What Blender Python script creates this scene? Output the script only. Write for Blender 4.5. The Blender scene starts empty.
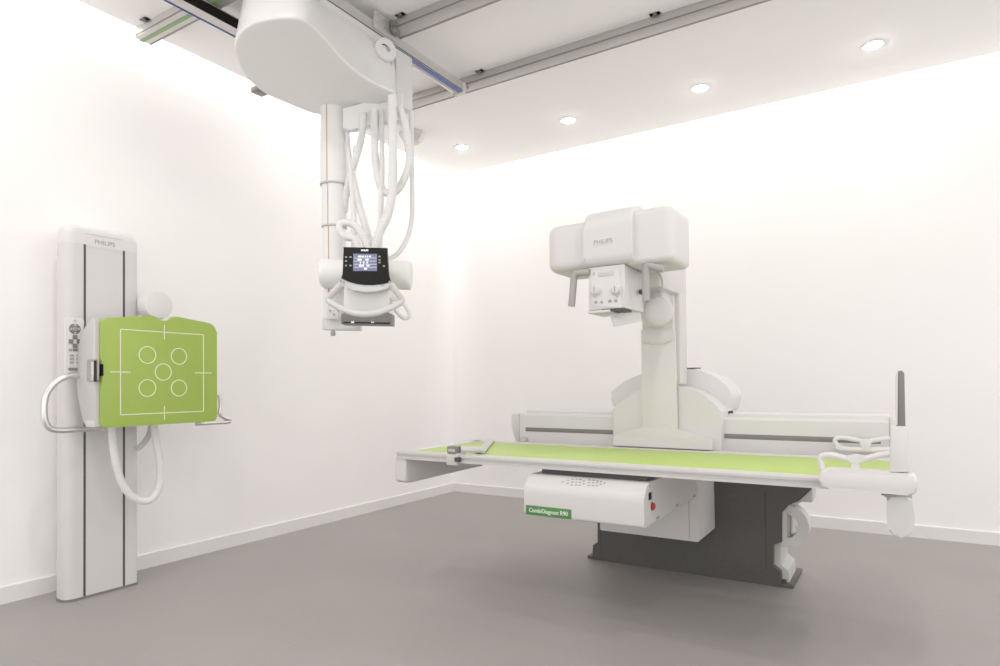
import bpy, bmesh, math, random
from mathutils import Vector, Matrix
random.seed(4)
C = bpy.context.scene.collection
PI = math.pi

# ------------------------------------------------------------------ camera
F_PX, CY = 633.789, 374.638
YAW, PITCH, ROLL = 0.5581, 0.0156, -0.0093
CAM = Vector((4.2612, -5.8190, 1.2))
FW = Vector((-math.sin(YAW)*math.cos(PITCH), math.cos(YAW)*math.cos(PITCH), math.sin(PITCH)))
R0 = FW.cross(Vector((0, 0, 1))).normalized(); U0 = R0.cross(FW)
RT = math.cos(ROLL)*R0 + math.sin(ROLL)*U0
UP = -math.sin(ROLL)*R0 + math.cos(ROLL)*U0
cam = bpy.data.cameras.new('camera'); co = bpy.data.objects.new('camera', cam); C.objects.link(co)
m = Matrix((RT, UP, -FW)).transposed().to_4x4(); m.translation = CAM
co.matrix_world = m
cam.sensor_width = 36; cam.lens = 36*F_PX/1000
cam.shift_y = (CY-333)/1000
cam.clip_start = 0.05
bpy.context.scene.camera = co

def ray(px, py):
    return FW + RT*((px-500)/F_PX) - UP*((py-CY)/F_PX)
def at(px, py, ax, val):            # point of the photo on an axis plane of the room
    d = ray(px, py); i = 'xyz'.index(ax)
    return CAM + d*((val-CAM[i])/d[i])
def dp(px, py, d):                  # point of the photo at a given depth
    return CAM + ray(px, py)*d
def Y2(pts, y):                     # (x, z) outline on a plane y
    return [(p.x, p.z) for p in (at(a, b, 'y', y) for a, b in pts)]
def X2(pts, x):
    return [(p.y, p.z) for p in (at(a, b, 'x', x) for a, b in pts)]

# ------------------------------------------------------------------ materials
def mat(name, col, rough=0.45, metal=0.0, emit=None, es=0.0, noise=0.03, scale=30, bump=0.0, spec=0.5, alpha=None):
    mt = bpy.data.materials.new(name); mt.use_nodes = True
    nt = mt.node_tree; b = nt.nodes['Principled BSDF']
    b.inputs['Roughness'].default_value = rough; b.inputs['Metallic'].default_value = metal
    b.inputs['Specular IOR Level'].default_value = spec
    tc = nt.nodes.new('ShaderNodeTexCoord'); nz = nt.nodes.new('ShaderNodeTexNoise')
    nz.inputs['Scale'].default_value = scale; nz.inputs['Detail'].default_value = 4
    nt.links.new(tc.outputs['Object'], nz.inputs['Vector'])
    rp = nt.nodes.new('ShaderNodeValToRGB')
    rp.color_ramp.elements[0].position = 0.3; rp.color_ramp.elements[1].position = 0.7
    rp.color_ramp.elements[0].color = (*[c*(1-noise) for c in col], 1)
    rp.color_ramp.elements[1].color = (*[min(1, c*(1+noise)) for c in col], 1)
    nt.links.new(nz.outputs['Fac'], rp.inputs['Fac']); nt.links.new(rp.outputs['Color'], b.inputs['Base Color'])
    if emit:
        b.inputs['Emission Color'].default_value = (*emit, 1); b.inputs['Emission Strength'].default_value = es
    if bump:
        bp = nt.nodes.new('ShaderNodeBump'); bp.inputs['Strength'].default_value = bump; bp.inputs['Distance'].default_value = 0.002
        nt.links.new(nz.outputs['Fac'], bp.inputs['Height']); nt.links.new(bp.outputs['Normal'], b.inputs['Normal'])
    return mt

def srgb(r, g, b):
    f = lambda v: ((v/255+0.055)/1.055)**2.4 if v > 10 else v/255/12.92
    return (f(r), f(g), f(b))

M = {}
M['wall'] = mat('painted_wall', (.93, .91, .90), .85, noise=.006, scale=3, bump=.02, spec=.2)
M['ceil'] = mat('ceiling_paint', (.95, .938, .925), .9, noise=.006, scale=3, spec=.2)
M['base'] = mat('baseboard_paint', (.78, .77, .75), .5, noise=.01)
M['white'] = mat('white_enamel', (.675, .664, .652), .38, noise=.008, scale=12)
M['white2'] = mat('warm_white_plastic', (.625, .612, .60), .42, noise=.008, scale=12)
M['white3'] = mat('anti_bounce_white_plastic', (.645, .612, .618), .42, noise=.008, scale=12)  # pinkish tint, cancels green light bounced off the tabletop
M['white4'] = mat('anti_bounce_white_enamel', (.655, .637, .632), .4, noise=.008, scale=12)  # weaker pinkish tint against the same green bounce light
M['offw'] = mat('pale_grey_plastic', (.54, .53, .51), .45, noise=.012)
M['hose'] = mat('white_hose', (.78, .772, .758), .5, noise=.01)
M['grey'] = mat('mid_grey_plastic', (.34, .325, .31), .5, noise=.03)
M['tray'] = mat('tray_grey', (.16, .155, .15), .5, noise=.03)
M['dkgrey'] = mat('dark_grey_plastic', (.17, .16, .15), .5, noise=.03)
M['seam'] = mat('seam_grey', (.42, .41, .40), .6, noise=.02)
M['dgrey'] = mat('dark_grey_panel', (.062, .058, .054), .5, noise=.06, scale=40, bump=.05)
M['black'] = mat('black_plastic', (.008, .008, .008), .5, noise=.1, spec=.12)
M['crane'] = mat('crane_white', (.82, .815, .80), .42, noise=.006, scale=12)
M['slot'] = mat('dark_slot', (.045, .043, .042), .6, noise=.1)
M['alu'] = mat('anodised_aluminium', (.56, .545, .53), .38, .55, noise=.02, scale=60)
M['alu3'] = mat('rail_aluminium', (.47, .455, .44), .42, .5, noise=.03, scale=60)
M['alu2'] = mat('dark_aluminium', (.36, .345, .33), .42, .5, noise=.03, scale=60)  # darker aluminium of the trolley plates
M['chrome'] = mat('brushed_steel', (.72, .71, .70), .25, .9, noise=.02, scale=80)
M['green'] = mat('lime_green_pad', srgb(152, 178, 72), .5, noise=.012, scale=20)
M['green2'] = mat('lime_green_top', srgb(166, 194, 82), .45, noise=.012, scale=20)
M['lines'] = mat('pale_printed_lines', (.84, .86, .66), .5, noise=.01)
M['sign'] = mat('green_sign', srgb(62, 122, 52), .5, noise=.03)
M['signt'] = mat('sign_lettering', (.85, .9, .8), .5, noise=.01)
M['text'] = mat('grey_lettering', (.30, .30, .31), .5, noise=.02)
M['blue'] = mat('blue_strip', srgb(52, 82, 160), .4, noise=.03)
M['rgreen'] = mat('green_strip', srgb(120, 160, 100), .45, noise=.03)
M['red'] = mat('red_button', (.30, .012, .015), .35, noise=.03)
M['rust'] = mat('copper_edge', (.55, .36, .26), .5, noise=.02)
M['screen'] = mat('lit_screen', (.08, .09, .15), .3, emit=(.10, .11, .21), es=.6, noise=.1, scale=90)
M['glow'] = mat('lit_characters', (.9, .9, .95), .4, emit=(.8, .84, 1), es=.4)
M['lamp'] = mat('lamp_glass', (1, 1, 1), .4, emit=(1, .97, .92), es=60)

def floor_mat():
    mt = bpy.data.materials.new('grey_vinyl_floor'); mt.use_nodes = True
    nt = mt.node_tree; b = nt.nodes['Principled BSDF']
    tc = nt.nodes.new('ShaderNodeTexCoord')
    n1 = nt.nodes.new('ShaderNodeTexNoise'); n1.inputs['Scale'].default_value = 1.3; n1.inputs['Detail'].default_value = 6
    mp = nt.nodes.new('ShaderNodeMapping'); mp.inputs['Scale'].default_value = (3, 14, 1)
    n2 = nt.nodes.new('ShaderNodeTexNoise'); n2.inputs['Scale'].default_value = 5; n2.inputs['Detail'].default_value = 8
    nt.links.new(tc.outputs['Object'], n1.inputs['Vector']); nt.links.new(tc.outputs['Object'], mp.inputs['Vector'])
    nt.links.new(mp.outputs['Vector'], n2.inputs['Vector'])
    mx = nt.nodes.new('ShaderNodeMix'); mx.data_type = 'FLOAT'; mx.inputs[0].default_value = .45
    nt.links.new(n1.outputs['Fac'], mx.inputs[2]); nt.links.new(n2.outputs['Fac'], mx.inputs[3])
    rp = nt.nodes.new('ShaderNodeValToRGB')
    rp.color_ramp.elements[0].position = .3; rp.color_ramp.elements[0].color = (.288, .268, .257, 1)
    rp.color_ramp.elements[1].position = .7; rp.color_ramp.elements[1].color = (.326, .305, .293, 1)
    nt.links.new(mx.outputs[0], rp.inputs['Fac']); nt.links.new(rp.outputs['Color'], b.inputs['Base Color'])
    b.inputs['Roughness'].default_value = .48; b.inputs['Specular IOR Level'].default_value = .3
    bp = nt.nodes.new('ShaderNodeBump'); bp.inputs['Strength'].default_value = .04; bp.inputs['Distance'].default_value = .002
    nt.links.new(n2.outputs['Fac'], bp.inputs['Height']); nt.links.new(bp.outputs['Normal'], b.inputs['Normal'])
    return mt
M['floor'] = floor_mat()

# ------------------------------------------------------------------ mesh helpers
def empty(name, loc, label, cat, group=None):
    o = bpy.data.objects.new(name, None); C.objects.link(o); o.location = loc
    o.empty_display_size = .1
    o['label'] = label; o['category'] = cat
    if group: o['group'] = group
    return o
def root_loc(o):
    v = Vector((0, 0, 0))
    while o is not None: v += o.location; o = o.parent
    return v
def obj(name, bm, m, parent=None, label=None, smooth=40, origin=None):
    bmesh.ops.recalc_face_normals(bm, faces=bm.faces)
    off = root_loc(parent)
    o_loc = Vector((0, 0, 0))
    if parent is None and origin is not None: o_loc = Vector(origin)
    for v in bm.verts: v.co -= off + o_loc
    me = bpy.data.meshes.new(name); bm.to_mesh(me); bm.free()
    for p in me.polygons: p.use_smooth = True
    me.set_sharp_from_angle(angle=math.radians(smooth))
    me.materials.append(m)
    o = bpy.data.objects.new(name, me); C.objects.link(o)
    o.location = o_loc
    if parent is not None: o.parent = parent
    if label: o['label'] = label
    return o
def tag(o, label, cat, group=None):
    o['label'] = label; o['category'] = cat
    if group: o['group'] = group
    return o
def struct(name, bm, m):
    o = obj(name, bm, m); o['kind'] = 'structure'; return o

def box(bm, lo, hi, bev=0, seg=2):
    lo, hi = [min(a, b) for a, b in zip(lo, hi)], [max(a, b) for a, b in zip(lo, hi)]
    vs = [bm.verts.new((x, y, z)) for x in (lo[0], hi[0]) for y in (lo[1], hi[1]) for z in (lo[2], hi[2])]
    idx = [(0, 1, 3, 2), (4, 6, 7, 5), (0, 4, 5, 1), (2, 3, 7, 6), (0, 2, 6, 4), (1, 5, 7, 3)]
    fs = [bm.faces.new([vs[i] for i in q]) for q in idx]
    if bev:
        es = list({e for f in fs for e in f.edges})
        bmesh.ops.bevel(bm, geom=es, offset=bev, segments=seg, profile=.5, affect='EDGES', clamp_overlap=True)
    return bm
def B(lo, hi, bev=0, seg=2):
    return box(bmesh.new(), lo, hi, bev, seg)

def round_poly(pts, r, n=5):
    out = []; k = len(pts)
    for i in range(k):
        rr = r[i] if isinstance(r, (list, tuple)) else r
        p0, p, p1 = Vector(pts[i-1]), Vector(pts[i]), Vector(pts[(i+1) % k])
        a, b = p0-p, p1-p
        if rr <= 0 or a.length < 1e-6 or b.length < 1e-6: out.append(tuple(p)); continue
        t = min(rr, a.length*.48, b.length*.48)
        s, e = p+a.normalized()*t, p+b.normalized()*t
        for j in range(n+1):
            u = j/n
            q = s*(1-u)**2 + p*2*u*(1-u) + e*u*u
            out.append(tuple(q))
    return out
def smooth_poly(pts, n=4, closed=True):     # catmull-rom through the points
    out = []; k = len(pts)
    P = [Vector(p) for p in pts]
    rng = range(k) if closed else range(k-1)
    for i in rng:
        g = (lambda j: P[j % k]) if closed else (lambda j: P[max(0, min(k-1, j))])
        p0, p1, p2, p3 = g(i-1), g(i), g(i+1), g(i+2)
        for j in range(n):
            t = j/n
            out.append(.5*((2*p1)+(-p0+p2)*t+(2*p0-5*p1+4*p2-p3)*t*t+(-p0+3*p1-3*p2+p3)*t**3))
    if not closed: out.append(P[-1])
    return [tuple(q) for q in out]
def prism(bm, poly, ax, a, b, bev=0, seg=2):
    def mk(u, v, w): return {'x': (w, u, v), 'y': (u, w, v), 'z': (u, v, w)}[ax]
    A = [bm.verts.new(mk(u, v, a)) for u, v in poly]; Bv = [bm.verts.new(mk(u, v, b)) for u, v in poly]
    n = len(poly); fa = bm.faces.new(A); fb = bm.faces.new(Bv[::-1])
    for i in range(n): bm.faces.new((A[i], Bv[i], Bv[(i+1) % n], A[(i+1) % n]))
    if bev:
        es = list(set(fa.edges) | set(fb.edges))
        bmesh.ops.bevel(bm, geom=es, offset=bev, segments=seg, profile=.5, affect='EDGES', clamp_overlap=True)
    return bm
def P(poly, ax, a, b, bev=0, seg=2):
    return prism(bmesh.new(), poly, ax, a, b, bev, seg)

def tube(bm, pts, r, n=10, sm=6, ribs=0, flat=None, caps=True):
    pts = [Vector(p) for p in pts]
    path = [Vector(p) for p in smooth_poly(pts, sm, False)] if sm > 1 and len(pts) > 2 else pts
    if ribs:      # corrugated hose: resample finely
        L = [0]
        for i in range(1, len(path)): L.append(L[-1]+(path[i]-path[i-1]).length)
        N = int(L[-1]/ribs*4); q = []; j = 0
        for i in range(N+1):
            s = L[-1]*i/N
            while j < len(L)-2 and L[j+1] < s: j += 1
            t = (s-L[j])/max(1e-9, L[j+1]-L[j]); q.append(path[j].lerp(path[j+1], t))
        path = q
    k = len(path)
    T = [(path[min(k-1, i+1)]-path[max(0, i-1)]).normalized() for i in range(k)]
    ref = Vector((0, 0, 1)) if abs(T[0].z) < .9 else Vector((1, 0, 0))
    nrm = (ref-T[0]*ref.dot(T[0])).normalized(); rings = []
    for i in range(k):
        nrm = (nrm-T[i]*nrm.dot(T[i])).normalized(); bn = T[i].cross(nrm)
        rr = r*(1+(.06 if (i % 4) in (0, 1) else -.04)) if ribs else r
        rings.append([bm.verts.new(path[i]+(nrm*math.cos(2*PI*j/n)+bn*math.sin(2*PI*j/n))*rr) for j in range(n)])
    for i in range(k-1):
        for j in range(n):
            bm.faces.new((rings[i][j], rings[i][(j+1) % n], rings[i+1][(j+1) % n], rings[i+1][j]))
    if caps:
        bm.faces.new(rings[0][::-1]); bm.faces.new(rings[-1])
    return bm
def T(pts, r, **k): return tube(bmesh.new(), pts, r, **k)

def lathe(bm, prof, org, axis=(0, 0, 1), n=32):      # prof: (radius, height) from bottom to top
    org = Vector(org); ax = Vector(axis).normalized()
    ref = Vector((0, 0, 1)) if abs(ax.z) < .9 else Vector((1, 0, 0))
    u = (ref-ax*ref.dot(ax)).normalized(); v = ax.cross(u); rings = []
    for r, h in prof:
        rings.append([bm.verts.new(org+ax*h+(u*math.cos(2*PI*j/n)+v*math.sin(2*PI*j/n))*max(r, 1e-4)) for j in range(n)])
    for a, b in zip(rings, rings[1:]):
        for j in range(n): bm.faces.new((a[j], a[(j+1) % n], b[(j+1) % n], b[j]))
    bm.faces.new(rings[0][::-1]); bm.faces.new(rings[-1])
    return bm
def L(prof, org, axis=(0, 0, 1), n=32): return lathe(bmesh.new(), prof, org, axis, n)
def cyl(r, h, bev=.004):
    return [(r-bev, 0), (r, bev), (r, h-bev), (r-bev, h)]

def loft(bm, rings):
    R = [[bm.verts.new(p) for p in ring] for ring in rings]; n = len(R[0])
    for a, b in zip(R, R[1:]):
        for j in range(n): bm.faces.new((a[j], a[(j+1) % n], b[(j+1) % n], b[j]))
    bm.faces.new(R[0][::-1]); bm.faces.new(R[-1]); return bm

def text(s, size, pos, right, up, m, parent, depth=.0008, name='lettering', align='CENTER', bold=.0, sx=1.0):
    cu = bpy.data.curves.new('t', 'FONT'); cu.body = s; cu.size = size; cu.align_x = align; cu.align_y = 'CENTER'
    cu.extrude = depth/2; cu.offset = bold
    o = bpy.data.objects.new('t', cu); C.objects.link(o)
    dg = bpy.context.evaluated_depsgraph_get(); me = bpy.data.meshes.new_from_object(o.evaluated_get(dg))
    bm = bmesh.new(); bm.from_mesh(me)
    bpy.data.objects.remove(o); bpy.data.curves.remove(cu); bpy.data.meshes.remove(me)
    rt, u = Vector(right).normalized(), Vector(up).normalized(); nn = rt.cross(u)
    for v in bm.verts: v.co = Vector(pos)+rt*v.co.x*sx+u*v.co.y+nn*v.co.z
    return obj(name, bm, m, parent)

def oriented(bm, org, u, v, w):     # map local (a,b,c) -> org + u*a + v*b + w*c
    org, u, v, w = map(Vector, (org, u, v, w))
    for q in bm.verts: q.co = org+u*q.co.x+v*q.co.y+w*q.co.z
    return bm

# ------------------------------------------------------------------ the room
H = 3.542; HB = .0965; GAP = .11
XR, YF = 8.2, -8.2
struct('floor', B((-.05, YF, -.1), (XR, .05, 0)), M['floor'])
struct('wall_left', B((-.12, YF, 0), (0, .12, 3.78)), M['wall'])
struct('wall_back', B((0, 0, 0), (XR, .12, 3.78)), M['wall'])
struct('ceiling', B((GAP, YF, H), (XR, -GAP, H+.03)), M['ceil'])
bm = bmesh.new(); box(bm, (-.12, YF, 3.78), (XR, .12, 3.84))
struct('light_blocker_1', bm, M['ceil'])                         # unseen lid added to keep world light out of the cove
bl = P([(0, 0), (.016, 0), (.016, HB-.004), (.012, HB), (0, HB)], 'y', YF, 0)
struct('baseboard_left', bl, M['base'])
bb = P([(0, 0), (-.016, 0), (-.016, HB-.004), (-.012, HB), (0, HB)], 'x', .016, XR)
struct('baseboard_back', bb, M['base'])

# ------------------------------------------------------------------ lights
def area(name, loc, rot, sx, sy, power, col=(1, .965, .93), shape='RECTANGLE', spread=None):
    l = bpy.data.lights.new(name, 'AREA'); l.shape = shape; l.size = sx
    if shape == 'RECTANGLE': l.size_y = sy
    l.energy = power; l.color = col
    if spread: l.spread = spread
    o = bpy.data.objects.new(name, l); C.objects.link(o); o.location = loc; o.rotation_euler = rot
    return o
# the led strips that lie in the cove above the dropped ceiling, shining down the walls
area('cove_light_strip', (.095, -4.0, 3.69), (0, math.radians(5), 0), .03, 7.8, 25, (1, .962, .935))
area('cove_light_strip', (4.0, -.095, 3.69), (math.radians(5), 0, 0), 7.8, .03, 25, (1, .962, .935))

w = bpy.data.worlds.new('room_ambience'); bpy.context.scene.world = w; w.use_nodes = True
w.node_tree.nodes['Background'].inputs['Color'].default_value = (1, .98, .967, 1)
w.node_tree.nodes['Background'].inputs['Strength'].default_value = 1.25
vs = bpy.context.scene.view_settings
vs.view_transform = 'Standard'; vs.look = 'None'; vs.exposure = .3; vs.gamma = 1.18

# downlights
dn = ['nearest the back left corner of the ceiling', 'second from the back left corner',
      'third from the back left corner', 'farthest to the right of the ceiling']
for i, (x, y) in enumerate([(q.x, q.y) for q in (at(462, 147, 'z', H), at(568, 120, 'z', H), at(700, 88, 'z', H), at(873, 45, 'z', H))]):
    t = empty('ceiling_downlight', (x, y, H), 'small round recessed downlight glowing white, ' + dn[i], 'light', 'recessed ceiling downlights')
    bm = bmesh.new(); n = 32
    lathe(bm, [(.056, -.003), (.072, -.003), (.074, .0), (.074, .004), (.056, .004)], (x, y, H-.003), n=n)
    obj('trim_ring', bm, M['white'], t)
    obj('lamp', L([(.012, -.018), (.032, -.015), (.048, -.008), (.054, .002)], (x, y, H-.003)), M['lamp'], t)
    area('downlight_and_fill', (x, y, H-.026), (0, 0, 0), .06, .06, 2.2, (1, .96, .91), 'DISK')
# unseen fill lamps added at the ceiling to brighten the walls and room
for x, y in [(.75, -2.2), (.75, -4.7), (.75, -6.2), (1.8, -4.6), (4.1, -3.4), (4.1, -5.6), (6.2, -2.0), (6.2, -4.5)]:
    area('downlight_and_fill', (x, y, H-.012), (0, 0, 0), .12, .12, 4 if x < 1 else 11, (1, .97, .94), 'DISK')

# ------------------------------------------------------------------ wall stand
GX = .313
ws = empty('wall_bucky_stand', (.15, -3.89, 0), 'tall white wall stand with lime green detector board standing against left wall', 'x-ray stand')
y0, y1 = -4.105, -3.69
def stand_poly(k=0.0, z=0.0):
    p = [(.03, -3.96), (.20, -4.097-k), (GX+k, -4.092-k), (GX+k, y1+k), (.03, y1+k)]
    return round_poly(p, [0, .04, .085, .03, 0], 8)
sec = stand_poly()
obj('column', P(sec, 'z', .014, 2.03), M['white2'], ws)
obj('base_strip', P(stand_poly(.004), 'z', 0, .014), M['dkgrey'], ws)
bm = bmesh.new(); rings = []
for z, ins in ((2.03, 0), (2.085, 0), (2.115, .006), (2.137, .022), (2.145, .05)):
    q = stand_poly(-ins)
    rings.append([(a, b, z) for a, b in q])
loft(bm, rings); obj('top_cap', bm, M['white'], ws)
for px_t, px_b in ((85, 84.2), (124.2, 123.6)):
    a = at(px_t, 244 if px_t < 100 else 250, 'x', GX); b = at(px_b, 597 if px_t < 100 else 587, 'x', GX)
    yy = (a.y+b.y)/2
    obj('guide_slot', B((GX-.004, yy-.006, .014), (GX+.0015, yy+.006, 2.03)), M['slot'], ws)
ya = at(85, 244, 'x', GX).y; yb_ = at(124, 250, 'x', GX).y; yc = (ya+yb_)/2
for z in (at(105, 250, 'x', GX).z, at(105, 237, 'x', GX).z):
    obj('seam_line', B((GX-.002, yc-.105, z), (GX+.0008, yc+.105, z+.0025)), M['offw'], ws)
text('PHILIPS', .036, (GX+.001, yc, at(105, 243.5, 'x', GX).z), (0, 1, 0), (0, 0, 1), M['text'], ws, sx=1.0)

# detector carriage
PX = .62                            # front of the green board
pb = X2([(99.5, 319), (101, 317), (153, 315.2), (157, 318.3), (162, 320.5), (168, 320.6), (173, 319), (177, 316.8), (212, 322), (217.2, 330), (217, 421.5), (102, 429)], PX)
pl = X2([(99.5, 317.5), (217, 324.5), (217.2, 421.5), (100, 428.8)], PX)
yl, yr = (pl[0][0]+pl[3][0])/2+.012, (pl[1][0]+pl[2][0])/2
zt_l, zt_r, zb = 1.582, 1.574, .985
ymid = (yl+yr)/2
za = at(103, 318.2, 'x', PX).z; zb2_ = at(150, 315.3, 'x', PX).z; zn = at(164, 321, 'x', PX).z; zc2 = at(179, 316.8, 'x', PX).z; zd = at(211, 323.5, 'x', PX).z
ymid = at(164.5, 320, 'x', PX).y
outline = [(yl, zb), (yl, za), (ymid-.075, zb2_), (ymid-.05, zb2_-.006), (ymid-.03, zn+.006), (ymid, zn), (ymid+.03, zn+.006), (ymid+.05, zc2-.004), (ymid+.075, zc2), (yr-.04, zd), (yr, zd-.035), (yr, zb)]
outline = round_poly(outline, [.022, .03, .02, .02, .03, .03, .03, .02, .02, .05, .03, .03], 5)
obj('detector_housing', P([(max(yl+.012, min(yr-.012, a)), b-.006 if b > 1.2 else b+.006) for a, b in outline], 'x', .47, PX-.03, .008), M['white2'], ws)
gb = obj('green_board', P(outline, 'x', PX-.03, PX, .006, 3), M['green'], ws, 'lime green detector board printed with pale aiming lines')
# printed aiming lines on the board
bm = bmesh.new(); lx0, lx1, t = PX-.001, PX+.0012, .0022
c = [at(a, b, 'x', PX) for a, b in ((120.5, 329), (203.5, 335), (203.5, 411.5), (120.5, 414.5))]
fy0, fy1 = (c[0].y+c[3].y)/2, (c[1].y+c[2].y)/2; fz1 = (c[0].z+c[1].z)/2; fz0 = (c[2].z+c[3].z)/2
for q in ((fy0-t, fy0+t, fz0, fz1), (fy1-t, fy1+t, fz0, fz1)): box(bm, (lx0, q[0], q[2]), (lx1, q[1], q[3]))
for z in (fz0, fz1): box(bm, (lx0, fy0, z-t), (lx1, fy1, z+t))
fm = (fy0+fy1)/2; zm = (fz0+fz1)/2
for z in (fz0, fz1): box(bm, (lx0, fm-t, z-.042), (lx1, fm+t, z+.042))
for y in (fy0, fy1): box(bm, (lx0, y-.055, zm-t), (lx1, y+.055, zm+t))
def ring(bm, yc, zc, R, tt, n=40):
    a = []
    for x in (lx0, lx1):
        for rr in (R-tt, R+tt): a.append([bm.verts.new((x, yc+rr*math.cos(2*PI*j/n), zc+rr*math.sin(2*PI*j/n))) for j in range(n)])
    for j in range(n):
        k = (j+1) % n
        for p, q in ((0, 1), (1, 3), (3, 2), (2, 0)): bm.faces.new((a[p][j], a[p][k], a[q][k], a[q][j]))
for px, py in ((147.5, 355), (179, 356.3), (163.3, 372), (147.5, 388), (179, 388)):
    q = at(px, py, 'x', PX); ring(bm, q.y, q.z, .048, .0022)
obj('aiming_lines', bm, M['lines'], gb)
# D shaped side housing facing the camera side
ysd = yl-.004
side = Y2([(99, 317.5), (95, 319), (88.5, 327), (83, 341), (80.2, 360), (80, 375), (81.5, 395), (84, 410), (87, 421), (88, 425), (99, 426)], ysd)
side = [(min(x, PX-.032), z) for x, z in side]
sh = obj('side_housing', P(side, 'y', ysd-.02, ysd+.05, .008, 3), M['offw'], ws)  # greyer than the column, its darker shading put into the colour
q0 = at(87.3, 359.5, 'y', ysd-.02); q1 = at(97.6, 382, 'y', ysd-.02)
rc = round_poly([(q0.x, q1.z), (q0.x, q0.z), (q1.x, q0.z), (q1.x, q1.z)], .02, 5)
obj('grip_recess', P(rc, 'y', ysd-.0225, ysd-.012), M['grey'], sh)
qa = at(91.6, 361.5, 'y', ysd-.02); qb = at(94.0, 380.5, 'y', ysd-.02)
obj('latch', B((qa.x, ysd-.026, qb.z), (qb.x, ysd-.012, qa.z), .004), M['chrome'], sh)
qa = at(94.6, 360.5, 'y', ysd-.02); qb = at(97.3, 381.5, 'y', ysd-.02)
obj('latch_slot', B((qa.x, ysd-.024, qb.z), (qb.x, ysd-.012, qa.z)), M['black'], sh)
qa = at(99.3, 364, 'x', PX); qb = at(101, 376, 'x', PX)
obj('side_catch', B((PX-.025, yl-.004, qb.z), (PX+.004, yl+.006, qa.z), .002), M['black'], sh)
qa = at(90, 420, 'y', ysd); qb = at(99, 427.5, 'y', ysd)
obj('lower_bracket', B((qa.x, ysd-.024, qb.z), (PX-.034, ysd+.03, qa.z), .006), M['white2'], ws)
# carriage block behind the board
obj('carriage_block', B((GX-.002, -4.0, 1.05), (.475, -3.66, 1.48), .015), M['white2'], ws)
# steel hand grips
HGX = .42
gp = [at(a, b, 'x', HGX) for a, b in ((84, 375.5), (70, 376), (60, 379.5), (51, 387), (45.5, 397), (44, 410), (45.5, 422), (50, 428.5), (60, 430.5), (80, 429.3), (104, 427.5))]
obj('hand_grip', T(gp, .0165, n=12), M['chrome'], ws)
gp = [at(a, b, 'x', .50) for a, b in ((219, 395), (220.5, 405), (219.5, 414), (224, 418), (229, 419.5), (228.5, 422), (215, 423), (196, 424))]
obj('hand_grip', T(gp, .0125, n=12), M['chrome'], ws)
# keypad
KX = .40
k = X2([(66, 317), (84, 318.5), (84, 374), (66.5, 374.5)], KX)
ky0, ky1 = k[0][0], k[1][0]; kz1, kz0 = k[0][1], k[3][1]
kp = obj('keypad', P(round_poly([(ky0, kz0), (ky0, kz1), (ky1, kz1), (ky1, kz0)], .014, 4), 'x', KX-.022, KX, .004), M['white'], ws)
def kbtn(px, py, w, h, m=M['dkgrey'], r=.003, name='button'):
    q = at(px, py, 'x', KX)
    obj(name, P(round_poly([(q.y-w, q.z-h), (q.y-w, q.z+h), (q.y+w, q.z+h), (q.y+w, q.z-h)], r, 3), 'x', KX-.002, KX+.0045), m, kp)
q = at(74.8, 329, 'x', KX); obj('rotary_pad', L([(.030, 0), (.030, .002), (.026, .004)], (KX-.001, q.y, q.z), (1, 0, 0), 24), M['dkgrey'], kp)
for dx, dy in ((0, -4), (0, 4), (-3.6, 0), (3.6, 0)): kbtn(74.8+dx, 329+dy, .005, .005, M['offw'], .002)
kbtn(74.8, 329, .010, .010, M['grey'], .004)
for dx, dy in ((0, -4.3), (0, 4.3), (-4, 0), (4, 0)): kbtn(74.8+dx, 341.5+dy, .011, .012)
for dx in (-4.4, 0, 4.4): kbtn(74.8+dx, 350, .009, .007, M['dkgrey'] if dx >= 0 else M['grey'])
for dx in (-4, 4):
    for dy in (0, 3.5, 7): kbtn(74.8+dx*.8, 355.5+dy, .010, .006, M['grey'])
kbtn(74, 369.3, .028, .008)
kbtn(74.8, 320.5, .008, .005, M['offw'])
obj('keypad_arm', B((KX-.04, ky0+.03, kz0+.1), (KX-.02, yl+.06, kz0+.2), .006), M['white2'], ws)
# round knob behind the top of the board
q = at(159.5, 305, 'x', .46)
obj('round_cover', L([(.084, 0), (.088, .004), (.088, .07), (.084, .085), (.074, .090)], (.37, q.y, q.z), (1, 0, 0), 40), M['white'], ws)
obj('cover_arm', B((.10, q.y-.05, q.z-.045), (.375, q.y+.03, q.z+.045), .01), M['white2'], ws)
# corrugated hoses below
hp = [at(a, b, 'x', .44) for a, b in ((112, 424), (113, 445), (117, 468), (124, 487), (135, 498.5), (147, 501), (156, 494), (160, 480), (159.5, 460), (156, 440), (154, 424))]
obj('corrugated_hose', T(hp, .0205, n=12, ribs=.014), M['hose'], ws)
hp = [at(a, b, 'x', .36) for a, b in ((137, 449), (142, 445), (148, 437), (151, 427), (150, 415))]
obj('corrugated_hose', T(hp, .016, n=12, ribs=.012), M['offw'], ws)

# ------------------------------------------------------------------ remote controlled x-ray table
ZT = .815
xt = empty('x_ray_table', (3.07, -1.6, 0), 'large white remote x-ray table with lime green top and overhead tube column', 'x-ray table')
YB = -1.80
# floor base
bp_ = Y2([(592, 560), (593, 545), (597.5, 542), (597.5, 478), (812, 480), (811.5, 489.5), (799, 501), (789, 505), (782, 513), (781.8, 542), (773, 545), (773, 566), (780.5, 572), (782, 587)], YB)
bp_ = [(x, max(z, 0.0)) for x, z in bp_]; bp_[0] = (bp_[0][0], 0); bp_[-1] = (bp_[-1][0], 0)
base = obj('base', P(bp_, 'y', YB, YB+.05), M['dgrey'], xt, 'dark grey base panel')
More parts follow.
